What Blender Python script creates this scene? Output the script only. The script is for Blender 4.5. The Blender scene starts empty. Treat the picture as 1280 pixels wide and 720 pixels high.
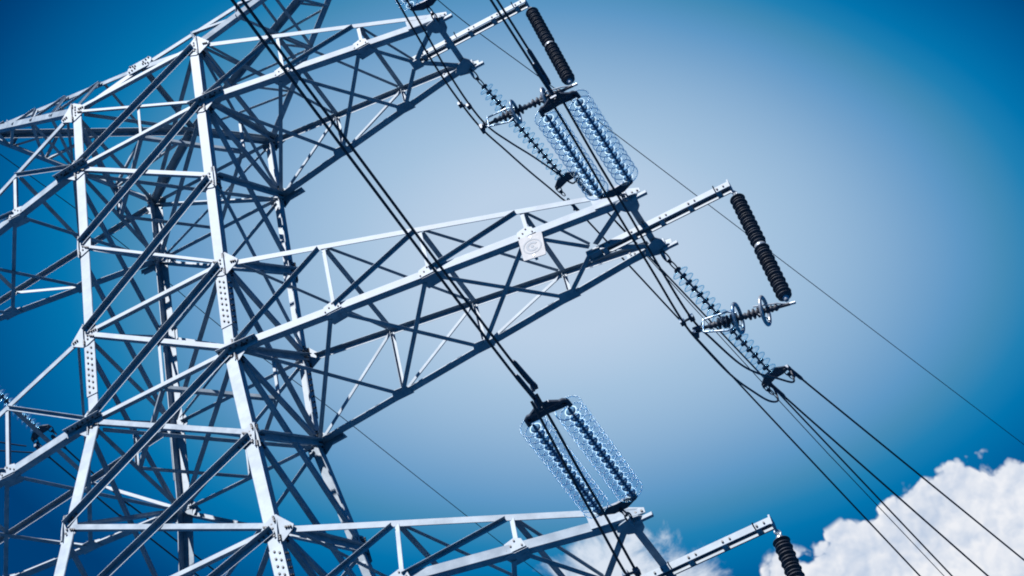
import bpy, math, random
from mathutils import Vector, Matrix
random.seed(7)
S = bpy.context.scene
COL = S.collection
ZO = 23.1                                   # height of the tower's waist above the ground
def P(x, y, z): return Vector((x, y, z + ZO))

# ------------------------------------------------------------------ camera
cam = bpy.data.cameras.new('camera'); co = bpy.data.objects.new('camera', cam); COL.objects.link(co)
cam.sensor_width = 36.0; cam.lens = 2481.08 / 1280 * 36.0; cam.clip_start = .1; cam.clip_end = 6000
r_ = Vector((0.88028024, 0.43609048, -0.18690047)); d_ = Vector((-0.43782239, 0.59485318, -0.67413741)); f_ = Vector((-0.18280657, 0.67525905, 0.71456768))
M = Matrix((r_, -d_, -f_)).transposed().to_4x4(); M.translation = P(10.83783991, -20.20123982, -21.47994122)
co.matrix_world = M
S.camera = co

# ------------------------------------------------------------------ light
SUN = Vector((-0.17, -0.68, 0.73)).normalized()          # towards the sun
sun_el = math.asin(SUN.z); sun_az = math.atan2(SUN.x, SUN.y)
sl = bpy.data.lights.new('sun', 'SUN'); sl.energy = 5.0; sl.angle = math.radians(.5); sl.color = (1.0, .97, .95)
so = bpy.data.objects.new('sun', sl); COL.objects.link(so); so.rotation_euler = SUN.to_track_quat('Z', 'Y').to_euler()
S.view_settings.view_transform = 'Standard'; S.view_settings.look = 'None'
S.view_settings.exposure = 1.25; S.view_settings.gamma = 1; S.view_settings.use_curve_mapping = False
S.cycles.max_bounces = 16; S.cycles.diffuse_bounces = 1; S.cycles.glossy_bounces = 2; S.cycles.transmission_bounces = 16; S.cycles.transparent_max_bounces = 64
S.cycles.pixel_filter_type = 'BLACKMAN_HARRIS'; S.cycles.filter_width = 1.9
S.cycles.caustics_refractive = False; S.cycles.caustics_reflective = False

class NT:
    """small helper for building node graphs"""
    def __init__(s, tree): s.t = tree; tree.nodes.clear()
    def n(s, kind, **kw):
        nd = s.t.nodes.new(kind)
        for k, v in kw.items():
            if k in nd.inputs.keys(): nd.inputs[k].default_value = v
            else: setattr(nd, k, v)
        return nd
    def l(s, a, b): s.t.links.new(a, b)
    def m(s, op, a, b=None, c=None, clamp=False):
        nd = s.t.nodes.new('ShaderNodeMath'); nd.operation = op; nd.use_clamp = clamp
        for i, v in enumerate((a, b, c)):
            if v is None: continue
            if isinstance(v, (int, float)): nd.inputs[i].default_value = v
            else: s.l(v, nd.inputs[i])
        return nd.outputs[0]
    def dot(s, v, vec):
        nd = s.t.nodes.new('ShaderNodeVectorMath'); nd.operation = 'DOT_PRODUCT'; s.l(v, nd.inputs[0]); nd.inputs[1].default_value = vec
        return nd.outputs['Value']
    def mix(s, f, a, b):
        nd = s.t.nodes.new('ShaderNodeMix'); nd.data_type = 'RGBA'
        for sock, v in ((nd.inputs[0], f), (nd.inputs[6], a), (nd.inputs[7], b)):
            if hasattr(v, 'is_output'): s.l(v, sock)
            elif isinstance(v, (int, float)): sock.default_value = v
            else: sock.default_value = (*v, 1)
        return nd.outputs[2]
    def sstep(s, x, a, b, o0=0., o1=1.):
        nd = s.t.nodes.new('ShaderNodeMapRange'); nd.interpolation_type = 'SMOOTHSTEP'
        s.l(x, nd.inputs[0]); nd.inputs[1].default_value = a; nd.inputs[2].default_value = b; nd.inputs[3].default_value = o0; nd.inputs[4].default_value = o1
        return nd.outputs[0]

# ------------------------------------------------------------------ sky: clear blue, a pale veil of high cloud, cumulus to the north-east
world = bpy.data.worlds.new('World'); S.world = world; world.use_nodes = True
W = NT(world.node_tree)
gc = W.n('ShaderNodeTexCoord'); D = gc.outputs['Generated']
sky = W.n('ShaderNodeTexSky', sky_type='NISHITA', sun_disc=False); sky.sun_elevation = sun_el; sky.sun_rotation = sun_az
sky.altitude = 300; sky.air_density = 1.0; sky.dust_density = .6; sky.ozone_density = 3
skyt = W.n('ShaderNodeMix', data_type='RGBA', blend_type='MULTIPLY'); skyt.inputs[0].default_value = 1
W.l(sky.outputs[0], skyt.inputs[6]); skyt.inputs[7].default_value = (.04, .46, 1.0, 1)
nish = W.n('ShaderNodeVectorMath', operation='SCALE'); W.l(skyt.outputs[2], nish.inputs[0]); nish.inputs['Scale'].default_value = .10
# axes of the sky chart: E1 along the veil, E2 across it, around the direction E0 (north-north-west, 45 degrees up)
E1 = (0.88028, 0.43609, -0.18690); E2 = (0.43782, -0.59485, 0.67414); E0 = (-0.18281, 0.67526, 0.71457)
a = W.dot(D, E1); b = W.dot(D, E2); c = W.dot(D, E0)
def sc_(px, py): return ((px - 640) / 2520., (360 - py) / 2520.)
nz1 = W.n('ShaderNodeTexNoise', Scale=3.2, Detail=3.0, Roughness=.5); W.l(D, nz1.inputs['Vector'])
nzo = W.m('MULTIPLY', W.m('SUBTRACT', nz1.outputs[0], .5), .05)
a4 = W.m('MULTIPLY', a, 4.); b6 = W.m('MULTIPLY', b, 6.)
aa = W.m('MULTIPLY', a4, a4); bb = W.m('MULTIPLY', b6, b6)
r2 = W.m('SQRT', W.m('ADD', aa, bb))
t = W.m('ADD', W.m('MULTIPLY', a4, .079), .832)
for sock, k in ((b6, .078), (aa, -.435), (bb, -.462), (W.m('MULTIPLY', W.m('ADD', aa, bb), W.m('ADD', aa, bb)), .043), (W.m('MULTIPLY', a4, bb), -.077)):
    t = W.m('ADD', t, W.m('MULTIPLY', sock, k))
t = W.m('ADD', t, nzo)
t = W.m('MAXIMUM', t, .22)
def lin(r, g, b_): return tuple((c / 255 / 12.92) if c <= 10 else ((c / 255 + .055) / 1.055) ** 2.4 for c in (r, g, b_))
ramp = W.n('ShaderNodeValToRGB'); el = ramp.color_ramp.elements
cols = [(62, 0, 118), (72, 0, 130), (100, 0, 160), (116, 2, 174), (128, 32, 180), (140, 70, 184), (152, 94, 198), (163, 116, 204), (195, 165, 223), (208, 187, 231)]
el[0].position = cols[0][0] / 255; el[0].color = (*lin(cols[0][1], cols[0][0], cols[0][2]), 1)
el[1].position = cols[-1][0] / 255; el[1].color = (*lin(cols[-1][1], cols[-1][0], cols[-1][2]), 1)
for g_, r__, b__ in cols[1:-1]:
    e = el.new(g_ / 255); e.color = (*lin(r__, g_, b__), 1)
W.l(t, ramp.inputs[0])
near = W.m('MULTIPLY', W.sstep(r2, 1.6, 2.8, 1., 0.), W.m('GREATER_THAN', c, 0.))
col = W.mix(near, nish.outputs[0], ramp.outputs[0])
# cumulus
ab = W.n('ShaderNodeCombineXYZ'); W.l(a, ab.inputs[0]); W.l(b, ab.inputs[1])
def cloudfield(blobs, off):
    out = None
    for (x, y, r) in blobs:
        u, v = sc_(x, y); r = r / 2520.
        vd = W.n('ShaderNodeVectorMath', operation='DISTANCE'); W.l(ab.outputs[0], vd.inputs[0]); vd.inputs[1].default_value = (u, v, 0)
        dd = vd.outputs['Value']
        f = W.m('SUBTRACT', r, dd)
        out = f if out is None else W.m('SMOOTH_MAX', out, f, .006)
    return out
def noise(scale, detail, rough, off=None, dist=0.):
    nd = W.n('ShaderNodeTexNoise', Scale=scale, Detail=detail, Roughness=rough, Distortion=dist)
    if off is None: W.l(D, nd.inputs['Vector'])
    else:
        ad = W.n('ShaderNodeVectorMath', operation='ADD'); W.l(D, ad.inputs[0]); ad.inputs[1].default_value = off; W.l(ad.outputs[0], nd.inputs['Vector'])
    return nd.outputs[0]
big = [(990, 722, 34), (1040, 712, 40), (1085, 700, 54), (1120, 672, 42), (1165, 640, 52), (1207, 618, 50), (1258, 621, 50), (1330, 616, 60), (1160, 740, 100), (1270, 740, 130), (1012, 735, 36), (975, 752, 30), (1110, 780, 110), (1400, 700, 140), (1300, 900, 200), (1060, 860, 90)]
fb = cloudfield(big, 0)
def shift(off):
    ad = W.n('ShaderNodeVectorMath', operation='ADD'); W.l(D, ad.inputs[0]); ad.inputs[1].default_value = off; return ad.outputs[0]
def lobes(vec, wob):
    out = None
    wn = W.n('ShaderNodeTexNoise', Scale=60., Detail=3., Roughness=.55); W.l(vec, wn.inputs['Vector'])
    ws = W.n('ShaderNodeVectorMath', operation='SCALE'); W.l(wn.outputs['Color'], ws.inputs[0]); ws.inputs['Scale'].default_value = wob
    wv = W.n('ShaderNodeVectorMath', operation='ADD'); W.l(vec, wv.inputs[0]); W.l(ws.outputs[0], wv.inputs[1])
    for sc, am in ((36., .0115), (90., .0062), (210., .0028)):
        v = W.n('ShaderNodeTexVoronoi', feature='F1'); v.inputs['Scale'].default_value = sc
        W.l(wv.outputs[0], v.inputs['Vector'])
        f = W.m('MULTIPLY', W.m('SUBTRACT', .42, v.outputs['Distance']), am * 1.6)
        out = f if out is None else W.m('ADD', out, f)
    return W.m('ADD', out, W.m('MULTIPLY', W.m('SUBTRACT', wn.outputs[0], .5), .011))
sd = (-.30 * .0042, -.70 * .0042, .60 * .0042)
LA = lobes(D, .017); LB = lobes(shift(sd), .017)
nC = noise(16, 5, .55)
nS = noise(38, 6, .6, dist=.5)
puff = W.m('ADD', W.m('ADD', fb, LA), .0035)
mask = W.m('MULTIPLY', W.sstep(puff, -.0022, .0026), W.sstep(fb, -.0055, -.0025))
relief = W.m('MULTIPLY', W.m('SUBTRACT', LA, LB), 55.)  # cloud shading painted into the colour, from lobe slope towards the sun
sh = W.m('ADD', W.m('MULTIPLY', W.m('SUBTRACT', nC, .44), 2.0), .18)
sh = W.m('SUBTRACT', sh, relief, clamp=True)
ccol = W.mix(sh, (.86, .88, .93), (.45, .56, .74))
col = W.mix(mask, col, ccol)
soft = [(775, 740, 72), (838, 722, 48), (735, 722, 36)]
fs = cloudfield(soft, 0)
ms = W.m('MULTIPLY', W.sstep(W.m('ADD', W.m('ADD', fs, W.m('MULTIPLY', LA, .6)), W.m('MULTIPLY', W.m('SUBTRACT', nS, .5), .05)), -.008, .010), .95)
col = W.mix(ms, col, W.mix(nC, (.90, .93, .98), (.62, .72, .86)))
bg = W.n('ShaderNodeBackground', Strength=.42); W.l(col, bg.inputs['Color'])
wo = W.n('ShaderNodeOutputWorld'); W.l(bg.outputs[0], wo.inputs['Surface'])
world.cycles.sampling_method = 'AUTOMATIC'

# ------------------------------------------------------------------ materials
MATS = {}
def mat(name, base, rough=.5, metal=0., var=.12, scale=9., bump=0., second=None, **kw):
    m = bpy.data.materials.new(name); m.use_nodes = True; T = NT(m.node_tree)
    o = T.n('ShaderNodeOutputMaterial'); p = T.n('ShaderNodeBsdfPrincipled', Metallic=metal, Roughness=rough); T.l(p.outputs[0], o.inputs[0])
    for k, v in kw.items(): p.inputs[k.replace('_', ' ')].default_value = v
    tc = T.n('ShaderNodeTexCoord')
    nz = T.n('ShaderNodeTexNoise', Scale=scale, Detail=6., Roughness=.6); T.l(tc.outputs['Object'], nz.inputs['Vector'])
    lo = tuple(x * (1 - var) for x in base); hi = second or tuple(min(1, x * (1 + var)) for x in base)
    f = T.sstep(nz.outputs[0], .3, .7)
    T.l(T.mix(f, lo, hi), p.inputs['Base Color'])
    T.l(T.m('ADD', T.m('MULTIPLY', nz.outputs[0], .2), rough - .1), p.inputs['Roughness'])
    if bump:
        bp = T.n('ShaderNodeBump', Strength=bump, Distance=.004); T.l(nz.outputs[0], bp.inputs['Height']); T.l(bp.outputs[0], p.inputs['Normal'])
    MATS[name] = m; return m
STEEL = mat('galvanised_steel', (.158, .206, .255), .55, .0, .20, 4., .4, (.212, .258, .300), Specular_IOR_Level=.25)
OLDST = mat('weathered_steel', (.52, .57, .64), .5, .2, .22, 7., .3)
BOLT = mat('bolt_steel', (.022, .026, .034), .55, .3)
DARKM = mat('forged_fitting', (.028, .038, .055), .5, .5, .25, 20.)
FITM = mat('bright_fitting', (.24, .27, .30), .35, .5, .15, 20.)
CAPM = mat('cap_iron', (.03, .10, .18), .65, .1, .3, 30.)
CABLE = mat('aluminium_cable', (.017, .022, .03), .6, .3, .2, 40.)
RUBBER = mat('silicone_rubber', (.009, .014, .026), .6, 0., .3, 6., 0., (.014, .022, .038))
GROUND = mat('blue_bounce_ground', (.003, .045, .115), .3, 0., .25, .15, 0., (.005, .060, .145), Specular_IOR_Level=.3)  # ground colour invented blue, sends bluish bounce light up to the undersides
CONC = mat('concrete', (.36, .35, .33), .9, 0., .2, 6.)
SIGNW = mat('sign_enamel', (.300, .308, .318), .7, 0., .10, 9., 0., (.325, .330, .336), Specular_IOR_Level=.1)
SIGNE = mat('sign_print', (.225, .245, .268), .7, 0., .05, 12., Specular_IOR_Level=.1)
GL = bpy.data.materials.new('toughened_glass'); GL.use_nodes = True; T = NT(GL.node_tree)
o = T.n('ShaderNodeOutputMaterial'); lw = T.n('ShaderNodeLayerWeight', Blend=.35)
tc = T.n('ShaderNodeTexCoord'); nz = T.n('ShaderNodeTexNoise', Scale=9.); T.l(tc.outputs['Object'], nz.inputs[0])
edge = T.sstep(lw.outputs['Facing'], .55, 1.0)
tr = T.n('ShaderNodeBsdfTransparent'); T.l(T.mix(edge, (.93, .965, .985), (.40, .68, .82)), tr.inputs[0])
gl = T.n('ShaderNodeBsdfGlossy', Roughness=.32); gl.inputs[0].default_value = (.8, .95, 1, 1)
df = T.n('ShaderNodeBsdfTranslucent'); df.inputs[0].default_value = (.7, .92, 1., 1)
mx = T.n('ShaderNodeMixShader'); T.l(T.m('MULTIPLY', lw.outputs['Fresnel'], .02), mx.inputs[0]); T.l(tr.outputs[0], mx.inputs[1]); T.l(gl.outputs[0], mx.inputs[2])
mx2 = T.n('ShaderNodeMixShader'); mx2.inputs[0].default_value = .045; T.l(mx.outputs[0], mx2.inputs[1]); T.l(df.outputs[0], mx2.inputs[2])
T.l(mx2.outputs[0], o.inputs[0])
GE = bpy.data.materials.new('glass_rim'); GE.use_nodes = True; T = NT(GE.node_tree)
o = T.n('ShaderNodeOutputMaterial'); tc = T.n('ShaderNodeTexCoord'); nz = T.n('ShaderNodeTexNoise', Scale=14.); T.l(tc.outputs['Object'], nz.inputs[0])
tr = T.n('ShaderNodeBsdfTransparent'); T.l(T.mix(nz.outputs[0], (.10, .33, .52), (.28, .55, .72)), tr.inputs[0])
gl = T.n('ShaderNodeBsdfGlossy', Roughness=.2); gl.inputs[0].default_value = (.75, .92, 1, 1)
mx = T.n('ShaderNodeMixShader'); mx.inputs[0].default_value = .02; T.l(tr.outputs[0], mx.inputs[1]); T.l(gl.outputs[0], mx.inputs[2]); T.l(mx.outputs[0], o.inputs[0])

GP = GE.copy(); GP.name = 'pale_glass_rim'; MixN = [n for n in GP.node_tree.nodes if n.type == 'MIX'][0]
MixN.inputs[6].default_value = (.55, .80, .90, 1); MixN.inputs[7].default_value = (.78, .93, .98, 1)
[n for n in GP.node_tree.nodes if n.type == 'MIX_SHADER'][0].inputs[0].default_value = .12

# ------------------------------------------------------------------ mesh helpers
class MB:
    def __init__(s): s.v = []; s.f = []; s.mi = []; s.sm = []
    def add(s, vs, fs, mi=0, sm=False):
        o = len(s.v); s.v += [Vector(v) for v in vs]; s.f += [[i + o for i in f] for f in fs]; s.mi += [mi] * len(fs); s.sm += [sm] * len(fs)
    def prism(s, poly, ext, mi=0):
        """poly: list of 3D points (planar), ext: extrusion vector"""
        n = len(poly); vs = list(poly) + [q + ext for q in poly]
        fs = [list(range(n))[::-1], list(range(n, 2 * n))] + [[i, (i + 1) % n, n + (i + 1) % n, n + i] for i in range(n)]
        s.add(vs, fs, mi)
    def L(s, p, q, d1, d2, b1, b2=None, t=.012, mi=0):
        """rolled steel angle from p to q: corner on the line, one flange towards d1, one towards d2"""
        b2 = b2 or b1; ax = (q - p).normalized()
        d1 = (d1 - ax * d1.dot(ax)).normalized(); e = ax.cross(d1)
        if e.dot(d2) < 0: e = -e
        r = t * .45
        prof = [(0, 0), (b1 - r, 0), (b1, r), (b1, t), (t, t), (t, b2), (r, b2), (0, b2 - r)]
        s.prism([p + d1 * x + e * y for x, y in prof], q - p, mi)
    def box(s, c, ax, ay, az, mi=0):
        s.prism([c - ax - ay - az, c + ax - ay - az, c + ax + ay - az, c - ax + ay - az], az * 2, mi)
    def bar(s, p, q, w, h, up=Vector((0, 0, 1)), mi=0):
        ax = (q - p).normalized(); u = (up - ax * up.dot(ax)).normalized(); v = ax.cross(u)
        s.prism([p + u * h/2 + v * w/2, p + u * h/2 - v * w/2, p - u * h/2 - v * w/2, p - u * h/2 + v * w/2], q - p, mi)
    def tube(s, pts, r, n=8, mi=0, cap=True):
        pts = [Vector(q) for q in pts]; rings = []; u = None
        for i, q in enumerate(pts):
            tg = (pts[min(i + 1, len(pts) - 1)] - pts[max(i - 1, 0)]).normalized()
            if u is None: u = tg.orthogonal().normalized()
            u = (u - tg * u.dot(tg)).normalized(); v = tg.cross(u)
            rr = r[i] if isinstance(r, (list, tuple)) else r
            rings.append([q + (u * math.cos(k * 2 * math.pi / n) + v * math.sin(k * 2 * math.pi / n)) * rr for k in range(n)])
        vs = [x for rg in rings for x in rg]
        fs = [[i * n + k, i * n + (k + 1) % n, (i + 1) * n + (k + 1) % n, (i + 1) * n + k] for i in range(len(pts) - 1) for k in range(n)]
        s.add(vs, fs, mi, True)
        if cap: s.add(rings[0], [list(range(n))[::-1]], mi); s.add(rings[-1], [list(range(n))], mi)
    def lathe(s, prof, o, ax, n=24, mi=0, closed=False, sm=True):
        """prof: (radius, distance along ax)"""
        ax = ax.normalized(); u = ax.orthogonal().normalized(); v = ax.cross(u); m = len(prof)
        vs = [o + ax * y + (u * math.cos(k * 2 * math.pi / n) + v * math.sin(k * 2 * math.pi / n)) * r for r, y in prof for k in range(n)]
        fs = [[i * n + k, i * n + (k + 1) % n, ((i + 1) % m) * n + (k + 1) % n, ((i + 1) % m) * n + k] for i in range(m if closed else m - 1) for k in range(n)]
        s.add(vs, fs, mi, sm)
        if not closed:
            s.add(vs[:n], [list(range(n))[::-1]], mi); s.add(vs[-n:], [list(range(n))], mi)
    def bolt(s, c, n, r=.02, h=.022, mi=1):
        n = n.normalized(); u = n.orthogonal().normalized(); v = n.cross(u)
        s.prism([c + (u * math.cos(k * math.pi / 3) + v * math.sin(k * math.pi / 3)) * r for k in range(6)], n * h, mi)
    def torus(s, c, ax, R, r, n=28, k=8, mi=0, a0=0, a1=2 * math.pi):
        ax = ax.normalized(); u = ax.orthogonal().normalized(); v = ax.cross(u)
        s.tube([c + (u * math.cos(t) + v * math.sin(t)) * R for t in [a0 + (a1 - a0) * i / n for i in range(n + 1)]], r, k, mi, cap=False)

def wloc(o):
    l = Vector((0, 0, 0))
    while o: l += o.location; o = o.parent
    return l
def build(mb, name, mats, parent=None, origin=None):
    me = bpy.data.meshes.new(name); base = wloc(parent)
    loc = Vector(origin) - base if origin is not None else Vector((0, 0, 0))
    off = base + loc
    me.from_pydata([tuple(v - off) for v in mb.v], [], mb.f)
    for m in (mats if isinstance(mats, (list, tuple)) else [mats]): me.materials.append(m)
    me.polygons.foreach_set('material_index', mb.mi); me.polygons.foreach_set('use_smooth', mb.sm); me.update()
    import bmesh
    bm = bmesh.new(); bm.from_mesh(me); bmesh.ops.recalc_face_normals(bm, faces=bm.faces); bm.to_mesh(me); bm.free()
    ob = bpy.data.objects.new(name, me); COL.objects.link(ob); ob.parent = parent; ob.location = loc
    return ob
def tag(o, label=None, cat=None, group=None, kind=None):
    if label: o['label'] = label
    if cat: o['category'] = cat
    if group: o['group'] = group
    if kind: o['kind'] = kind
    return o
def empty(name, loc, label, cat, group=None):
    o = bpy.data.objects.new(name, None); COL.objects.link(o); o.location = loc; o.empty_display_size = .3
    return tag(o, label, cat, group)
def copy_tree(o, parent=None):
    c = o.copy(); COL.objects.link(c); c.parent = parent
    for ch in list(o.children): copy_tree(ch, c)
    return c
X, Y, Z = Vector((1, 0, 0)), Vector((0, 1, 0)), Vector((0, 0, 1))

# ------------------------------------------------------------------ unseen ground sheet, coloured blue to bounce light onto the steel undersides
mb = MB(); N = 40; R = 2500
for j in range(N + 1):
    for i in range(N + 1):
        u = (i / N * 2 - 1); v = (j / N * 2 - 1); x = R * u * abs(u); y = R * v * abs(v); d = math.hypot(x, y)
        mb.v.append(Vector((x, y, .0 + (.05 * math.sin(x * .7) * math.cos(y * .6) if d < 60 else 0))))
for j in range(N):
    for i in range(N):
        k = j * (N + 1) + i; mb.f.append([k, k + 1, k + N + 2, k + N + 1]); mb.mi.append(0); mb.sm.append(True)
tag(build(mb, 'bounce_ground', GROUND), kind='structure')

# ------------------------------------------------------------------ the tower
TW = empty('transmission_tower', (0, 0, 0), 'tall galvanised steel lattice tower with long cross arms filling the left half', 'tower')
LV = [7.76, 6.12, 4.09, 1.94, 0., -2.17, -4.27, -5.92, -9.0, -12.6, -17.0, -22.6]
def w(z): return 1.3 + .0026 * z if z >= 0 else 1.3 - .141 * z
CORN = {'A': (-1, -1), 'B': (1, -1), 'C': (1, 1), 'D': (-1, 1)}
def node(c, z): sx, sy = CORN[c]; ww = w(z); return P(sx * ww, sy * ww, z)
G = [STEEL, BOLT]
# legs
for c, (sx, sy) in CORN.items():
    mb = MB()
    for z0, z1, b, t in ((7.92, 0., .172, .018), (0., -7.0, .188, .020), (-7.0, -22.9, .23, .022)):
        mb.L(node(c, z0), node(c, z1), Vector((-sx, 0, 0)), Vector((0, -sy, 0)), b, b, t)
    leg = build(mb, 'leg', G, TW)
    for zc, n_, b in ((1.12, 8, .172), (-5.15, 7, .185)):
        mb = MB(); h = .55
        p0 = node(c, zc - h); p1 = node(c, zc + h); ax = (p1 - p0).normalized()
        o_ = Vector((sx, sy, 0)) * .012
        mb.L(p0 + o_, p1 + o_, Vector((-sx, 0, 0)), Vector((0, -sy, 0)), b + .02, b + .02, .011)
        for i in range(n_):
            z = -h + .1 + (2 * h - .2) * i / (n_ - 1)
            for k, off in enumerate((.055, .125)):
                q = node(c, zc) + ax * (z + (.03 if k else -.03)) + o_
                mb.bolt(q + Vector((-sx * off, 0, 0)), Vector((0, sy, 0)), .018, .02)
                mb.bolt(q + Vector((0, -sy * off, 0)), Vector((sx, 0, 0)), .018, .02)
        build(mb, 'splice_angle', G, leg)
    mb = MB(); q = node(c, -22.9)
    mb.lathe([(.62, -.5), (.62, .1), (.4, .35), (.4, .45)], Vector((q.x, q.y, 0)), Z, 20)
    build(mb, 'foundation_pier', CONC, TW)

FACES = (('A', 'B', Vector((0, -1, 0))), ('B', 'C', Vector((1, 0, 0))), ('C', 'D', Vector((0, 1, 0))), ('D', 'A', Vector((-1, 0, 0))))
def trim(p, q, a, b=None):
    ax = (q - p).normalized(); return p + ax * a, q - ax * (a if b is None else b)
HOR = (0, 1, 3, 4, 6, 7, 9)
nodedirs = {}
for (p_, q_, n) in FACES:
    along = (node(q_, 0) - node(p_, 0)).normalized()
    for i in range(len(LV) - 1):
        z0, z1 = LV[i], LV[i + 1]; big_ = i >= 7
        a0, a1, b0, b1 = node(p_, z0), node(p_, z1), node(q_, z0), node(q_, z1)
        sl_ = (n + Z * 0).normalized()
        # descending brace: flat flange outside, return flange inwards at its lower edge
        m1 = MB(); s, e = trim(a0, b1, .16); fw = .055 if i in (0, 2) else .085; m1.L(s + n * .018, e + n * .018, Z, -n, fw, fw * .85, .008)
        build(m1, 'face_brace', G, TW)
        # rising brace: outstanding flange turned outwards along its upper edge
        m2 = MB(); s, e = trim(a1, b0, .06 if i < 7 else .1); up = (e - s).cross(n);  up = up if up.z > 0 else -up
        up.normalize(); sh_ = up * .05
        if n.y > .5: m2.L(s + n * .030 - sh_, e + n * .030 - sh_, up, -n, .105, .095, .010)
        else: m2.L(s + n * .030 + sh_, e + n * .030 + sh_, -up, n, .10, .088, .010)
        for end, sg in ((s, 1), (e, -1)):
            ax = (e - s).normalized() * sg
            for k in range(3): m2.bolt(end + ax * (.07 + .075 * k) + n * .042, n, .017, .018)
        build(m2, 'face_brace', G, TW)
        if i in (0, 3, 6):
            mid = (a1 + b1) / 2
            # crossing point of the two braces in the face
            wa, wb = (b0 - a0).length, (b1 - a1).length; fr = wa / (wa + wb)
            cr = a0.lerp(b1, fr)
            m3 = MB(); m3.L(cr + n * .006, mid + n * .006, along, -n, .05, .05, .006); build(m3, 'hanger', G, TW)
        nodedirs.setdefault((p_, i, 0), []).append(b1 - a0); nodedirs.setdefault((q_, i + 1, 1), []).append(a0 - b1)
        nodedirs.setdefault((p_, i + 1, 0), []).append(b0 - a1); nodedirs.setdefault((q_, i, 1), []).append(a1 - b0)
    for i in HOR:
        z = LV[i]; s, e = trim(node(p_, z), node(q_, z), .14)
        m4 = MB(); m4.L(s + n * .018, e + n * .018, Z, -n, .078, .075, .008); build(m4, 'face_strut', G, TW)
        nodedirs.setdefault((p_, i, 0), []).append(e - s); nodedirs.setdefault((q_, i, 1), []).append(s - e)
# diamond diaphragms
for i in (1, 4, 7):
    z = LV[i]; mids = [(node(p_, z) + node(q_, z)) / 2 for p_, q_, n in FACES]
    for k in range(4):
        s, e = trim(mids[k], mids[(k + 1) % 4], .05); m5 = MB(); m5.L(s - Z * .01, e - Z * .01, Z, (Vector((0, 0, ZO + z)) - (s + e) / 2), .07, .07, .007); build(m5, 'diaphragm_brace', G, TW)

for i in (0, 1, 3, 4, 6):
    z = LV[i]
    for k, (p_, q_) in enumerate((('A', 'C'), ('B', 'D'))):
        s, e = trim(node(p_, z), node(q_, z), .2); o_ = Z * (-.04 - .02 * k - (.10 if i in (1, 4) else 0)); m5 = MB(); m5.L(s + o_, e + o_, Vector((.45, -1, 0)), Z, .08, .08, .008); build(m5, 'diaphragm_brace', G, TW)
def hull2(pts):
    pts = sorted(set((round(a, 5), round(b, 5)) for a, b in pts))
    def half(ps):
        h = []
        for q in ps:
            while len(h) >= 2 and (h[-1][0]-h[-2][0])*(q[1]-h[-2][1]) - (h[-1][1]-h[-2][1])*(q[0]-h[-2][0]) <= 0: h.pop()
            h.append(q)
        return h
    a = half(pts); b = half(pts[::-1]); return a[:-1] + b[:-1]
def gusset(c, n, dirs, parent, name='gusset_plate', ln=.30, hw=.055, th=.012, off=.003, bolts=3, bstart=.10, extra=()):
    """flat plate at node c in the plane with normal n, reaching out along each member"""
    n = n.normalized(); u = (X if abs(n.x) < .8 else Y); u = (u - n * u.dot(n)).normalized(); v = n.cross(u)
    pts = []; bl = []
    for d in dirs:
        L_ = ln
        d = d - n * d.dot(n); d.normalize(); pr = n.cross(d)
        for k in (-1, 1):
            q = d * L_ + pr * hw * k; pts.append((q.dot(u), q.dot(v)))
            q = pr * hw * k * 1.3; pts.append((q.dot(u), q.dot(v)))
        for k in range(bolts): bl.append(d * (bstart + (L_ - bstart - .035) * k / max(1, bolts - 1)))
    h = hull2(pts); mb = MB()
    mb.prism([c + n * off + u * a + v * b for a, b in h], n * th)
    for q in bl: mb.bolt(c + q + n * (off + th), n, .0165, .019 + .012)
    for q in extra: mb.bolt(c + q + n * (off + th), n, .0165, .02)
    return build(mb, name, G, parent)
armdir = {}
def armdata(tip, il, iu, side):
    pass
ARMS = {'mid': dict(il=4, iu=3, xs=[2.90, 4.43, 6.0], tip=(7.58, .58, -.13), beam=(8.98, -.30)),
        'top': dict(il=1, iu=0, xs=[2.73, 4.15], tip=(5.50, .58, 6.03), beam=(6.97, 6.06)),
        'bottom': dict(il=7, iu=6, xs=[3.42, 4.86], tip=(6.30, .92, -5.88), beam=(7.84, -6.18))}
for nm, A in ARMS.items():
    tx, ty, tz = A['tip']
    for c, sx in (('B', 1), ('C', 1), ('A', -1), ('D', -1)):
        sy = CORN[c][1]; tip = P(sx * tx, sy * ty, tz)
        for i in (A['il'], A['iu']): armdir.setdefault((c, i), []).append(tip - node(c, LV[i]))
for c, (sx, sy) in CORN.items():
    for i in range(0, 9):
        for ff, n in ((0, None), (1, None)):
            # ff 0: c is the first corner of its face, 1: the second
            face = [f for f in FACES if f[ff] == c][0]; n = face[2]
            dirs = list(nodedirs.get((c, i, ff), []))
            if abs(n.y) > .5: dirs += armdir.get((c, i), [])
            if not dirs: continue
            ax = (node(c, LV[i] + .3) - node(c, LV[i] - .3)).normalized()
            ex = [ax * k + (face[1 if ff == 0 else 0] and (node(face[1 - ff], 0) - node(c, 0)).normalized() * .06) for k in (-.12, -.04, .04, .12)]
            gusset(node(c, LV[i]), n, dirs + [ax * 1, -ax * 1], TW, ln=.25, hw=.038, extra=ex, bolts=3, bstart=.14)

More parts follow.
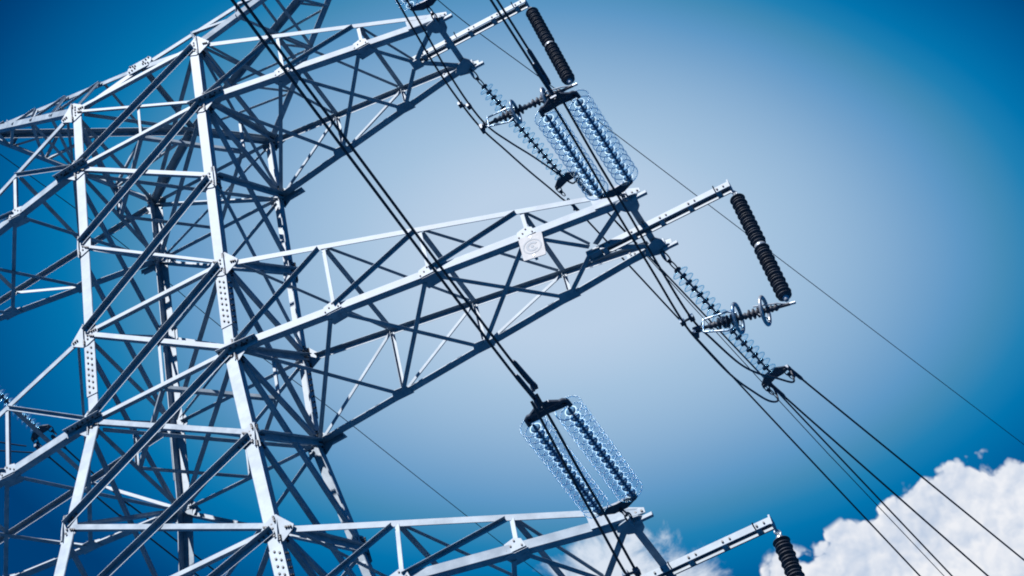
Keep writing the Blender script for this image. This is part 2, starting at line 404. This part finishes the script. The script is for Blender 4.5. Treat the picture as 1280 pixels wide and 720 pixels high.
# cross arms
NEAR = Vector((.45, -1, 0)).normalized()     # plan braces: flat flange below, turned to the near side
def cross_arm(nm, sx):
    A = ARMS[nm]; tx, ty, tz = A['tip']; xs = A['xs']
    zl, zu = LV[A['il']], LV[A['iu']]
    root = MB()
    def lo(x, s):   # lower chord point
        w0 = w(zl); f = (x - w0) / (tx - w0); return P(sx * x, s * (w0 + (ty - w0) * f), zl + (tz - zl) * f)
    def hi(x, s):
        w0 = w(zu); f = (x - w0) / (tx + .12 - w0); zt = tz + .12; return P(sx * x, s * (w0 + (ty - w0) * f), zu + (zt - zu) * f)
    for s in (-1, 1):
        inn = Vector((0, -s, 0)); o_ = Vector((0, s * .02, 0))
        root.L(lo(w(zl) + .02, s) + o_, lo(tx + .12, s) + o_, Z, inn, .145, .13, .013)
        root.L(hi(w(zu) + .16, s) + o_ + Z * .03, hi(tx - .12, s) + o_ + Z * .03, -Z, inn, .10, .08, .009)
        if s == -1 or True:
            # cleat that carries the lower chord across the leg: its outstanding flange shows dark from below
            a_ = lo(w(zl) - .26, s); b_ = lo(w(zl) + .42, s); oo = Vector((0, s * .034, 0))
            a_ = P(sx * (w(zl) - .26), s * w(zl), zl); b_ = P(sx * (w(zl) + .40), s * (w(zl) - .04), zl)
            root.L(a_ + oo + Z * .02, b_ + oo + Z * .02, -Z, Vector((0, s, 0)), .10, .13, .012)
            for k in range(7):
                q = a_.lerp(b_, (k + .5) / 7) + Vector((0, s * .034, 0))
                root.bolt(q + Vector((0, s * .07, .02 - .012)), -Z, .016, .02)
    # beam across the tip
    tf, tb = P(sx * tx, -ty, tz), P(sx * tx, ty, tz)
    root.L(tf + Vector((sx * -.06, -.05, .0)), tb + Vector((sx * -.06, .05, .0)), Z, Vector((sx, 0, 0)), .11, .10, .012)
    arm = build(root, 'cross_arm', G, TW)
    xl = [w(zl)] + xs
    def web(p, q, d1, d2, b=.062, name='web_brace', tr=.05, t=.007):
        m = MB(); p, q = trim(p, q, tr); m.L(p, q, d1, d2, b, b, t); build(m, name, G, arm)
    n_ = len(xs)
    for s in (-1, 1):
        o_ = Vector((0, s * .030, 0)); out = Vector((0, s, 0)); oi = Vector((0, s * .004, 0))
        for k, x in enumerate(xs):
            web(hi(x, s) + oi, lo(x, s) + oi, Vector((sx, 0, 0)), -out)
            prev = lo(xs[k - 1], s) if k else P(sx * w(zl), s * w(zl), zl)
            if s < 0: web(prev + Z * .10 + out * .034, hi(x, s) - Z * .02 + out * .034, -Z, out, .062)
            else: web(prev + Z * .08 + oi * 1 - out * .02, hi(x, s) - out * .02, -Z, out, .06)
            # small node plates
            m = MB(); c = lo(x, s); m.prism([c + out * .035 + Vector(v_) for v_ in ((-.16*sx, 0, .01), (.16*sx, 0, .01), (.12*sx, 0, .15), (.03*sx, 0, .21), (-.12*sx, 0, .17))], -out * .008)
            for v_ in ((-.11, .05), (.11, .05), (-.04, .1), (.02, .16)): m.bolt(c + out * .035 + Vector((v_[0]*sx, 0, v_[1])), out, .014, .016)
            cb = lo(x, s) - Z * .004
            m.prism([cb + Vector((v_[0]*sx, -s*v_[1], 0)) for v_ in ((-.18, -.02), (.18, -.02), (.14, .2), (-.10, .22))], -Z * .008)
            build(m, 'node_plate', G, arm)
    # bracing in the bottom and the top plane
    dn = Z * -.014
    for k in range(n_):
        pf = lo(xs[k - 1], -1) if k else P(sx * w(zl), -w(zl), zl); pb = lo(xs[k - 1], 1) if k else P(sx * w(zl), w(zl), zl)
        nf, nb = lo(xs[k], -1), lo(xs[k], 1)
        web(pf + dn, nb + dn, NEAR, Z, .07, 'plan_brace', .12, .008)
        web(nf + dn * 2, pb + dn * 2, NEAR, Z, .07, 'plan_brace', .12, .008)
        uf = hi(xs[k - 1], -1) if k else P(sx * (w(zu)+.1), -w(zu), zu); ub = hi(xs[k], 1)
        web(uf, ub, NEAR, Z, .055, 'plan_brace', .08)
        web(hi(xs[k], -1) - Z * .03, hi(xs[k], 1) - Z * .03, NEAR, Z, .08, 'plan_brace', .08)
    rt = P(sx * (xs[-1] + (tx - xs[-1]) * .48), 0, tz - .03)
    for s in (-1, 1):
        web(lo(xs[-1], s) + dn, rt, NEAR, Z, .07, 'tip_brace', .1)
        web(rt, P(sx * tx, s * ty, tz) + dn, NEAR, Z, .09, 'tip_brace', .1, .009)
    web(hi(xs[-1], -1), rt + Z * .05, NEAR, Z, .055, 'tip_brace', .08)
    # tip plates
    for s in (-1, 1):
        c = P(sx * tx, s * ty, tz); out = Vector((0, s, 0)); m = MB()
        du = hi(tx - .6, s) - hi(tx, s); dl = lo(tx - .6, s) - lo(tx, s)
        pl = [c + Vector((sx*.22, 0, .01)), c + Vector((sx*.22, 0, .09)), c + Vector((sx*.02, 0, .20)), c + du.normalized() * .55 + Z * .16, c + dl.normalized() * .5 + Z * .02, c - Z * .02]
        m.prism([q + out * .036 + Y * 0 for q in pl], -out * .012)
        for bx, bz in ((.18, .05), (.10, .06), (-.02, .11), (-.12, .07), (-.2, .14), (-.30, .09), (-.38, .2), (-.45, .24)):
            m.bolt(c + Vector((sx*bx, 0, bz if bx > -.3 else bz - .03)) + out * .036, out, .017, .02)
        build(m, 'tip_plate', G, arm)
        m = MB()      # heavy horizontal plate under the tip that the insulators pull on
        pl = [(.17, .05), (.13, .09), (.0, .11), (-.18, .06), (-.22, -.04), (-.12, -.17), (.05, -.25), (.11, -.17), (.13, -.04), (.18, -.02)]
        pl = [c - Z * .022 + Vector((sx*a_, s*b_, 0)) for a_, b_ in pl]
        m.prism(pl, -Z * .016); m.bar(c + Vector((sx*.06, s*.02, -.055)), c + Vector((sx*.30, s*.02, -.055)), .055, .05)
        m.box(c + Vector((sx*.02, s*.10, -.06)), X * .012, Y * .08, Z * .07)
        build(m, 'attachment_plate', G, arm)
    # jumper support beam: two angles bolted back to back with packings
    bx, bz = A['beam']; m = MB(); x0 = xs[-1] + (tx - xs[-1]) * .40
    for s in (-1, 1):
        m.L(P(sx * x0, s * .075, bz + .11), P(sx * bx, s * .075, bz + .11), -Z, Vector((0, -s, 0)), .11, .055, .010)
    for k in range(5):
        x = x0 + (bx - x0) * (k + .6) / 5
        m.box(P(sx * x, 0, bz + .04), X * .035, Y * .062, Z * .03); m.bolt(P(sx * x, -.075, bz + .055), -Y, .016, .02); m.bolt(P(sx * (x + .1), -.075, bz + .055), -Y, .014, .02)
    for x in (x0 + .75 * (bx - x0) * .55, bx - .22): m.tube([P(sx * x, -.06, bz + .02), P(sx * x, -.14, bz + .03), P(sx * x, -.16, bz + .07)], .010, 6, 1)
    m.box(P(sx * bx, 0, bz + .05), X * .012, Y * .10, Z * .075)
    m.box(rt + Z * (bz - tz + ZO - ZO) * .5, X * .09, Y * .10, Z * .010);
    build(m, 'jumper_beam', G, arm)
    return lo, hi
for nm in ARMS:
    for sx in (1, -1): cross_arm(nm, sx)

# peak and earth wire arms
pk = MB(); Mf, Nb = P(0, -1.10, 8.42), P(0, .70, 8.38)
a0, b0, c0, d0 = (node(k, LV[0]) for k in 'ABCD')
pk.L(a0, Mf, -Z, Y, .11, .11, .010); pk.L(b0, Mf, -Z, Y, .11, .11, .010)
pk.L(c0, Nb, -Z, -Y, .12, .14, .010); pk.L(d0, Nb, -Z, -Y, .12, .14, .010); pk.L(Mf, Nb, -Z, X, .09)
peak = build(pk, 'tower_peak', G, TW)
gusset(Mf, Vector((0, -1, .2)), [a0 - Mf, b0 - Mf, P(4.45, 0, 10.8) - Mf, P(-4.45, 0, 10.8) - Mf], peak, ln=.26)
def fr(p, q, t): return p.lerp(q, t)
for sx in (1, -1):
    T_ = P(sx * 4.45, 0, 10.8); lf, lb = (b0, c0) if sx > 0 else (a0, d0)
    m = MB(); m.L(lf, T_, Z, Y, .12, .12, .011); m.L(lb, T_, Z, -Y, .12, .12, .011)
    m.L(Mf, T_, -Z, Y, .09, .09, .009); m.L(Nb, T_, -Z, -Y, .11, .13, .009)
    m.box(T_ + Z * -.03, X * .18, Y * .10, Z * .012); m.box(T_ - Z * .02, X * .16, Y * .01, Z * .10)
    ea = build(m, 'earth_wire_arm', G, TW)
    def eb(p, q, b=.055):
        m = MB(); p, q = trim(p, q, .03); m.L(p, q, Z, X, b, b, .006); build(m, 'arm_brace', G, ea)
    ts = (.22, .42, .61, .80)
    for k, t_ in enumerate(ts):
        eb(fr(lf, T_, t_), fr(Mf, T_, t_)); eb(fr(lb, T_, t_), fr(Nb, T_, t_)); 
        tp = ts[k - 1] if k else 0
        eb(fr(lf, T_, tp), fr(Mf, T_, t_), .05); eb(fr(Nb, T_, tp), fr(lb, T_, t_), .05)
        eb(fr(lf, T_, tp if k else .0), fr(lb, T_, t_), .06)
        if k % 2: eb(fr(lf, T_, t_), fr(lb, T_, t_), .06)
    eb(fr(Mf, T_, .22), fr(Nb, T_, .22)); eb(fr(Mf, T_, .5), fr(Nb, T_, .5))

# ------------------------------------------------------------------ sign
c4 = [P(5.889, -.86, -.142), P(6.263, -.86, -.198), P(6.232, -.86, -.691), P(5.88, -.86, -.615)]
ctr = sum(c4, Vector()) / 4
sg = empty('sign', ctr, 'square white sign plate with a faint round emblem fixed to the middle cross arm', 'sign')
m = MB()
def rc(q0, q1, q2): return [q1.lerp(q0, .1), q1.lerp(q0, .03).lerp(q1.lerp(q2, .03), .5), q1.lerp(q2, .1)]
poly = []
for i in range(4): poly += rc(c4[i - 1], c4[i], c4[(i + 1) % 4])
m.prism(poly, Y * .012)
build(m, 'plate', SIGNW, sg)
m = MB(); ex = (c4[1] - c4[0]).normalized(); ez = (c4[0] - c4[3]).normalized()
def annulus(m, r0, r1, a0=0, a1=2 * math.pi, n=40, y=-.003):
    vs = []; 
    for i in range(n + 1):
        t_ = a0 + (a1 - a0) * i / n; d = ex * math.cos(t_) + ez * math.sin(t_)
        vs += [ctr + d * r0 + Y * y, ctr + d * r1 + Y * y]
    m.add(vs, [[2*i, 2*i+1, 2*i+3, 2*i+2] for i in range(n)])
annulus(m, .128, .150); annulus(m, .055, .098, .5, 5.6); annulus(m, 0.0, .028)
build(m, 'emblem', SIGNE, sg)
m = MB()
for q in (c4[0].lerp(c4[1], .5) - Z * .05, c4[3].lerp(c4[2], .5) + Z * .05):
    m = MB(); m.bar(q + Y * .012, q + Y * .10, .04, .02); m.bolt(q, -Y, .012, .01, 0); build(m, 'bracket', FITM, sg)

# ------------------------------------------------------------------ insulators
def glass_disc_mb(o, ax, R=.19):
    m = MB(); k = R / .19
    m.lathe([(.045, .0), (.085*k, .004), (.135*k, .018), (.172*k, .040), (.184*k, .060), (.176*k, .058), (.160*k, .042), (.125*k, .028), (.085*k, .016), (.045, .012)], o, ax, 28, closed=True)
    m.torus(o + ax.normalized() * .060, ax, .186*k, .0075, 36, 8, 1)
    return m
def cap_prof(L_): return [(.012, -.035), (.022, -.030), (.050, -.028), (.058, -.01), (.060, .008), (.03, .010), (.018, .03), (.014, L_ - .04)]
disc_mesh = {}
def glass_string(parent, p, q, n, R=.178):
    """string of n cap-and-pin discs from p to q, caps towards p"""
    ax = (q - p).normalized(); L_ = (q - p).length; st = L_ / n
    m = MB()
    for i in range(n): m.lathe(cap_prof(st), p + ax * (st * (i + .3)), ax, 12)
    m.tube([p, q], .011, 6)
    so_ = build(m, 'insulator_string', CAPM if R > .17 else DARKM, parent, origin=p)
    if R not in disc_mesh:
        tmp = glass_disc_mb(Vector((0, 0, 0)), Z, R); ob = build(tmp, 'glass_disc', [GL, GE if R > .15 else GP]); disc_mesh[R] = ob.data; bpy.data.objects.remove(ob)
    rot = Z.rotation_difference(ax)
    for i in range(n):
        ob = bpy.data.objects.new('glass_disc', disc_mesh[R]); COL.objects.link(ob); ob.parent = so_
        ob.location = ax * (st * (i + .3)); ob.rotation_mode = 'QUATERNION'; ob.rotation_quaternion = rot
    return so_
def link(m, p, q, r=.022):
    """shackle and ring between p and q"""
    ax = (q - p); L_ = ax.length; ax.normalize(); s = ax.orthogonal().normalized(); v = ax.cross(s)
    for k, (c, dd) in enumerate(((p + ax * L_ * .25, s), (p + ax * L_ * .72, v))):
        n = 14; pts = [c + ax * (math.cos(t_ * 2 * math.pi / n) * L_ * .30) + dd * (math.sin(t_ * 2 * math.pi / n) * .045) for t_ in range(n + 1)]
        m.tube(pts, r * .55, 6, cap=False)
    m.box(p + ax * L_ * .5, s * .02, v * .02, ax * .03)
def yoke(m, a_, b_, apex, th=.03):
    """triangular yoke plate: strings at a_ and b_, pull at apex"""
    mid = (a_ + b_) / 2; ax = (b_ - a_).normalized(); up = (apex - mid); up -= ax * up.dot(ax); up.normalize(); n = ax.cross(up)
    h = (apex - mid).length
    pl = [a_ - ax*.05 - up*.04, a_ + ax*.06 - up*.05, mid - up*.03, b_ - ax*.06 - up*.05, b_ + ax*.05 - up*.04, b_ + ax*.03 + up*.03, mid + ax*.09 + up*h, mid - ax*.09 + up*h, a_ - ax*.03 + up*.03]
    m.prism([q - n * th / 2 for q in pl], n * th)
    for q in (a_, b_, mid + up * h * .8): m.bolt(q + n * th / 2, n, .022, .03, 0); m.bolt(q - n * th / 2, -n, .022, .03, 0)

def front_set(tip, ny, fy, nd, label, half=.235, lat=X):
    t = empty('double_tension_insulator', tip, label, 'insulator', 'double glass insulator strings on the near side of the arms')
    ax = (fy - ny).normalized(); lat = (lat - ax * lat.dot(ax)).normalized()
    m = MB(); link(m, tip, ny - ax * .10); build(m, 'shackle', DARKM, t)
    m = MB(); yoke(m, ny - lat * half, ny + lat * half, ny - ax * .12); build(m, 'yoke_plate', DARKM, t)
    m = MB(); yoke(m, fy - lat * half, fy + lat * half, fy + ax * .15)
    for s in (-1, 1):       # arcing horns: hooked arms at both ends of the far yoke
        e = fy + lat * half * s
        m.tube([fy + ax * .05, e + ax * .05, e + lat*s*.03 + ax*.02, e + lat*s*.04 - ax * .08], [.03, .032, .032, .028], 8)
    build(m, 'yoke_plate', DARKM, t)
    for s in (-1, 1):
        glass_string(t, ny + lat * half * s + ax * .05, fy + lat * half * s - ax * .08, nd)
    return t
front_set(P(7.59, -.66, -.20), P(7.6, -1.40, -.70), P(7.6, -3.38, -.84), 14, 'pair of clear glass insulator strings hanging off the middle cross arm, towards the top centre')
front_set(P(6.33, -1.02, -5.93), P(6.31, -1.42, -5.95), P(6.3, -3.40, -5.86), 15, 'pair of clear glass insulator strings above the tip of the lowest cross arm')
front_set(P(5.53, -.66, 5.96), P(5.53, -1.10, 5.97), P(5.55, -3.2, 5.90), 14, 'glass insulator pair on the top arm tip, cut off by the top picture edge')

def back_set(tip, end, nd, label):
    t = empty('single_tension_insulator', tip, label, 'insulator', 'single glass insulator strings on the far side of the arms')
    ax = (end - tip).normalized(); lat = (X - ax * X.dot(ax)).normalized()
    m = MB(); link(m, tip, tip + ax * .36); build(m, 'shackle', DARKM, t)
    m = MB(); yoke(m, end - lat * .20 + ax * .06, end + lat * .20 + ax * .06, end - ax * .06, .035)
    build(m, 'yoke_plate', DARKM, t)
    for s in (-1, 1):
        m = MB(); q = end + lat * .20 * s + ax * .08; link(m, q, q + ax * .2, .018); build(m, 'shackle', DARKM, t)
    glass_string(t, tip + ax * .33, end - ax * .05, nd, .135)
    return t
BK_MID = P(8.20, 2.90, -1.34); BK_TOP = P(6.02, 3.02, 5.06); BK_LFT = P(-5.06, 2.80, 5.15)
back_set(P(7.60, .62, -.22), BK_MID, 17, 'slanting single glass insulator string on the far tip of the middle right cross arm')
back_set(P(5.53, .64, 5.97), BK_TOP, 17, 'slanting single glass insulator string on the far tip of the top right cross arm')
back_set(P(-5.53, .64, 5.97), BK_LFT, 17, 'single insulator string behind the left end of the lattice, near the left picture edge')

def post_ins(top, bot, label):
    t = empty('post_insulator', top, label, 'insulator', 'dark ribbed rod insulators hanging from the jumper beams')
    ax = (bot - top).normalized(); L_ = (bot - top).length; half = (L_ - .30) / 2
    m = MB(); link(m, top, top + ax * .14, .02); m.lathe([(.04, .10), (.05, .12), (.05, .18), (.03, .19)], top, ax, 12); build(m, 'top_fitting', FITM, t)
    for k in range(2):
        s0 = .17 + k * (half + .07); m = MB(); n = 18; pr = []
        for i in range(n):
            y0 = s0 + (half) * i / n; st = half / n; R = .112 if i % 2 == 0 else .099
            pr += [(.060, y0), (R, y0 + st * .28), (R + .004, y0 + st * .42), (R - .01, y0 + st * .5), (.060, y0 + st * .72)]
        pr.append((.060, s0 + half)); m.lathe(pr, top, ax, 24); build(m, 'ribbed_rod', RUBBER, t)
    m = MB(); m.lathe([(.05, .165 + half), (.085, .18 + half), (.085, .235 + half), (.05, .25 + half)], top, ax, 16); build(m, 'middle_joint', FITM, t)
    m = MB(); m.lathe([(.04, L_ - .09), (.055, L_ - .06), (.03, L_)], top, ax, 12); build(m, 'bottom_fitting', FITM, t)
    return t
post_ins(P(9.0, 0, -.36), P(9.10, 0, -2.78), 'dark ribbed rod insulator hanging from the middle jumper beam at the right')
post_ins(P(6.99, 0, 5.98), P(7.24, 0, 3.62), 'dark ribbed rod insulator hanging from the jumper beam at the top of the picture')
post_ins(P(7.86, 0, -6.26), P(7.92, 0, -8.65), 'dark ribbed rod insulator hanging from the lowest jumper beam in front of the cumulus')

def strut_ins(a_, b_, label, rings, body=(.30, .75), brk=True):
    """a_ at the post, b_ at the jumper"""
    t = empty('strut_insulator', b_, label, 'insulator', 'horizontal strut insulators that hold the jumper cables')
    ax = (a_ - b_).normalized(); L_ = (a_ - b_).length; up = (Z - ax * Z.dot(ax)).normalized(); sd = ax.cross(up)
    m = MB(); y0, y1 = L_ * .12, L_ * .88; n = 16; pr = [(.025, 0), (.025, y0)]
    for i in range(n):
        y = y0 + (y1 - y0) * i / n; st = (y1 - y0) / n
        R = .085 if (i / n < .42 and i / n > .1) else (.075 if .5 < i / n < .8 else .05)
        pr += [(.035, y), (R, y + st * .3), (R, y + st * .55), (.035, y + st * .8)]
    pr += [(.025, y1), (.025, L_)]
    m.lathe(pr, b_, ax, 18); build(m, 'ribbed_rod', RUBBER, t)
    for rp, R in rings:
        c = b_ + ax * L_ * rp; m = MB(); m.torus(c, ax, R, .026, 32, 10)
        for k in range(3):
            an = k * 2.1 + .5; d = up * math.cos(an) + sd * math.sin(an); m.tube([c + d * .04 - ax * .1, c + d * R], .010, 6)
        build(m, 'corona_ring', FITM, t)
    m = MB(); m2 = MB()
    for s in (-1, 1):
        m.tube([b_ + ax * .02, b_ + ax * .1 + up * .11 * s + sd * .04, b_ + ax * .45 + up * .17 * s, b_ + ax * .58 + up * .10 * s], .015, 7)
        m2.tube([a_, a_ - ax * .18 + sd * .05 * s + up * .03, a_ - ax * .5 + sd * .09 * s + up * .05], .012, 7)
    m.tube([b_ + ax * .1 + up * .12 + sd * .04, b_ + ax * .1 - up * .12 + sd * .04], .015, 7)
    m2.tube([a_ + ax * .08, a_ - ax * .12], .022, 8)
    build(m, 'end_bracket', FITM, t); build(m2, 'end_bracket', FITM, t)
    m = MB(); m.lathe([(.03, -.06), (.05, -.04), (.05, .04), (.03, .05)], b_, ax, 12); m.box(b_ - ax * .03 - up * .05, sd * .07, up * .05, ax * .025); build(m, 'jumper_clamp', DARKM, t)
    return t
strut_ins(P(9.12, 0, -2.86), P(7.80, 0, -2.54), 'horizontal strut insulator with two bright rings below the middle post insulator', ((.44, .21), (.73, .20)))
strut_ins(P(7.26, 0, 3.53), P(5.64, 0, 3.66), 'horizontal strut insulator crossing the upper glass string near the picture top', ((.36, .19), (.70, .17)))

# ------------------------------------------------------------------ cables
def catmull(pts, n=8):
    pts = [Vector(p) for p in pts]; q = [pts[0] * 2 - pts[1]] + pts + [pts[-1] * 2 - pts[-2]]; out = []
    for i in range(1, len(q) - 2):
        for k in range(n):
            t_ = k / n; a_, b_, c_, d_ = q[i-1:i+3]
            out.append(.5 * ((2*b_) + (-a_ + c_) * t_ + (2*a_ - 5*b_ + 4*c_ - d_) * t_**2 + (-a_ + 3*b_ - 3*c_ + d_) * t_**3))
    out.append(pts[-1]); return out
def cable(name, pts, label, cat, group, r=.0165, clamp=None, smooth=8):
    pts = [P(*p) for p in pts]; m = MB()
    m.tube(catmull(pts, smooth) if len(pts) > 2 else pts, r, 8)
    if clamp is None: return tag(build(m, name, CABLE, None, origin=pts[0]), label, cat, group)
    t = empty(name, pts[0], label, cat, group); build(m, 'wire', CABLE, t)
    ax = (pts[1] - pts[0]).normalized(); c = MB(); c.tube([pts[0], pts[0] + ax * .05, pts[0] + ax * .06, pts[0] + ax * clamp, pts[0] + ax * (clamp + .06)], [.018, .02, .03, .03, .018], 10)
    d = -Z if clamp else Z; c.tube([pts[0] + ax * .12, pts[0] + ax * .14 + d * .10, pts[0] + ax * .10 + d * .15], [.022, .022, .018], 8)
    c.box(pts[0] + ax * .02, X * .025, ax * .05, Z * .03)
    build(c, 'dead_end_clamp', DARKM, t)
    return t
def far(p, q, k): # extend the line p->q beyond q
    p, q = Vector(p), Vector(q); return tuple(p + (q - p) * k)
gC = 'conductor cables strung from the arms'
# near side, twin bundles
cable('conductor_cable', [(7.6, -3.62, -.60), (7.6, -5.12, -.54), (7.6, -20, -.35), (7.6, -60, 1.5)], 'upper conductor of the pair leaving over the top edge right of the top arm', 'cable', gC, clamp=.55)
cable('conductor_cable', [(7.6, -3.62, -.88), (7.6, -5.50, -.98), (7.6, -20, -.80), (7.6, -60, 1.1)], 'lower conductor of the pair leaving over the top edge right of the top arm', 'cable', gC, clamp=.55)
cable('conductor_cable', [(6.3, -3.62, -5.62), (6.3, -4.55, -5.76), (6.3, -10.14, -5.56), (6.3, -16.0, -5.25), (6.3, -60, -1)], 'upper of two conductors from the top edge down to the lowest glass strings', 'cable', gC, clamp=.6)
cable('conductor_cable', [(6.3, -3.65, -5.92), (6.3, -4.83, -6.02), (6.3, -10.37, -5.84), (6.3, -16.0, -5.55), (6.3, -60, -1.4)], 'lower of two conductors from the top edge down to the lowest glass strings', 'cable', gC, clamp=.6)
# far side
cable('conductor_cable', [(8.427, 3.25, -1.05), far((8.427, 3.272, -1.048), (10.288, 10.166, -1.429), 1), far((8.427, 3.272, -1.048), (10.288, 10.166, -1.429), 10)], 'outermost thick conductor running down to the lower right corner', 'cable', gC, clamp=.35)
cable('conductor_cable', [(8.086, 3.10, -1.31), (9.653, 8.925, -2.248), far((8.086, 3.122, -1.313), (9.653, 8.925, -2.248), 8)], 'second conductor from the right, running from the dark yoke over the cumulus', 'cable', gC, clamp=.35)
cable('conductor_cable', [(5.95, 3.16, 4.62), (8.368, 11.945, .361), far((5.891, 2.769, 4.445), (8.368, 11.945, .361), 4)], 'leftmost of the conductors running down to the bottom edge over the cumulus', 'cable', gC, clamp=.35)
cable('conductor_cable', [(6.22, 3.14, 4.95), (8.875, 12.709, .581), far((6.22, 3.14, 4.95), (8.875, 12.709, .581), 4)], 'third conductor from the right, in front of a thin wire beside it', 'cable', gC, clamp=.35)
cable('thin_wire', [(6.26, 3.22, 4.87), (7.725, 9.079, 2.357), (8.714, 13.034, .874), far((7.725, 9.079, 2.357), (8.714, 13.034, .874), 8)], 'very thin wire running beside the third conductor down to the bottom edge', 'wire', None, .0085)
cable('conductor_cable', [(-5.22, 2.95, 4.95), (-4.70, 4.836, 4.25), (-4.437, 5.897, 4.0), (-1.9, 16., 1.2)], 'lower conductor behind the left legs of the tower', 'cable', gC, clamp=.3)
cable('conductor_cable', [(-4.86, 2.98, 5.0), (-4.52, 4.836, 4.47), (-4.28, 5.897, 4.25), (-1.7, 16., 1.5)], 'upper conductor behind the left legs of the tower', 'cable', gC, clamp=.3)
# earth wires
cable('earth_wire', [(4.45, 0, 10.75), (5.05, 2.10, 10.05), (6.44, 6.98, 10.35), (11.36, 24.3, 11.2), far((6.44, 6.98, 10.35), (11.36, 24.3, 11.2), 5)], 'thin earth wire crossing the open sky to the right edge', 'wire', 'thin earth wires', .0095)
cable('earth_wire', [(-4.45, 0, 10.75), (-3.80, 4.0, 10.9), (-3.31, 7.3, 10.7), (-2.58, 10.75, 10.46), (-1.34, 17.9, 10.1), far((-2.58, 10.75, 10.46), (-1.34, 17.9, 10.1), 6)], 'thin earth wire passing behind the tower legs and out below the middle arm', 'wire', 'thin earth wires', .0095)
# jumpers
gJ = 'slack jumper cables passing under the arms'
cable('jumper_cable', [(7.55, -3.72, -1.00), (7.55, -3.27, -1.05), (7.56, -2.59, -1.24), (7.58, -1.80, -1.60), (7.62, -.90, -2.00), (7.66, -.1, -2.40), (7.74, .45, -2.52), (7.84, 1.3, -2.45), (7.95, 2.2, -2.15), (8.02, 2.85, -1.85), (8.1, 3.2, -1.62), (8.12, 3.22, -1.42)], 'left jumper cable under the middle cross arm tip', 'cable', gJ)
cable('jumper_cable', [(7.70, -3.74, -1.05), (7.70, -3.41, -1.15), (7.70, -2.67, -1.38), (7.72, -1.80, -1.66), (7.74, -.90, -2.05), (7.78, -.1, -2.36), (7.88, .45, -2.42), (8.0, 1.3, -2.28), (8.12, 2.0, -2.0), (8.28, 2.6, -1.72), (8.44, 3.1, -1.50), (8.46, 3.20, -1.2)], 'right jumper cable under the middle cross arm tip', 'cable', gJ)
cable('jumper_cable', [(5.5, -3.70, 4.6), (5.5, -2.9, 4.45), (5.5, -2.15, 4.12), (5.5, -1.35, 3.86), (5.52, -.50, 3.78), (5.58, .10, 3.72), (5.68, .75, 3.80), (5.76, 1.60, 4.05), (5.84, 2.45, 4.35), (5.93, 2.95, 4.42), (5.96, 3.10, 4.60)], 'left jumper cable under the top cross arm tip', 'cable', gJ)
cable('jumper_cable', [(5.62, -3.70, 4.65), (5.62, -2.9, 4.55), (5.62, -2.00, 4.22), (5.62, -1.20, 3.86), (5.64, -.45, 3.70), (5.68, .15, 3.76), (5.78, .85, 4.02), (5.88, 1.70, 4.45), (5.98, 2.50, 4.80), (6.12, 2.98, 4.82), (6.2, 3.10, 4.92)], 'right jumper cable under the top cross arm tip', 'cable', gJ)
cable('jumper_cable', [(6.3, -3.95, -6.12), (6.3, -3.64, -6.34), (6.3, -3.12, -6.72), (6.3, -2.52, -7.06), (6.3, -1.95, -7.39), (6.34, -1.0, -7.9), (6.4, 0, -8.2), (6.5, 1.2, -8.1), (6.6, 2.6, -7.4)], 'left jumper cable in front of the lowest glass strings', 'cable', gJ)
cable('jumper_cable', [(6.38, -3.95, -6.05), (6.4, -3.57, -6.36), (6.4, -3.08, -6.65), (6.4, -2.52, -6.90), (6.4, -1.80, -7.34), (6.44, -.9, -7.85), (6.5, 0, -8.1), (6.6, 1.2, -8.0), (6.7, 2.6, -7.3)], 'right jumper cable in front of the lowest glass strings', 'cable', gJ)
cable('jumper_cable', [(-8.6, .3, 4.3), (-7.0, 1.2, 4.35), (-5.9, 2.0, 4.75), (-5.30, 2.75, 4.85)], 'upper cable reaching in from the left picture edge to the dark yoke', 'cable', gJ, .013)
cable('jumper_cable', [(-8.6, .3, 4.05), (-7.0, 1.2, 4.1), (-5.9, 2.0, 4.5), (-5.20, 2.85, 4.70)], 'lower cable reaching in from the left picture edge to the dark yoke', 'cable', gJ, .013)

def spacer(c, ax, sep, label):
    t = empty('cable_spacer', c, label, 'spacer', 'small dark spacers clamped on cable pairs'); ax = ax.normalized(); m = MB()
    m.tube([c - ax * sep / 2, c + ax * sep / 2], .018, 8); build(m, 'bar', DARKM, t)
    for s in (-1, 1):
        m = MB(); q = c + ax * sep / 2 * s; m.box(q, X * .035, Y * .045, Z * .035); build(m, 'clamp', DARKM, t)
spacer(P(7.72, -.1, -2.38), X, .14, 'dark block spacer on the jumper pair left of the ringed strut')
spacer(P(6.35, -1.88, -7.36), Vector((.1, .08, .04)), .15, 'spacer bar between the two jumpers at the bottom edge')
spacer(P(5.56, -.5, 3.74), Vector((.12, .05, -.08)), .15, 'dark block spacer on the jumper pair below the top arm tip')
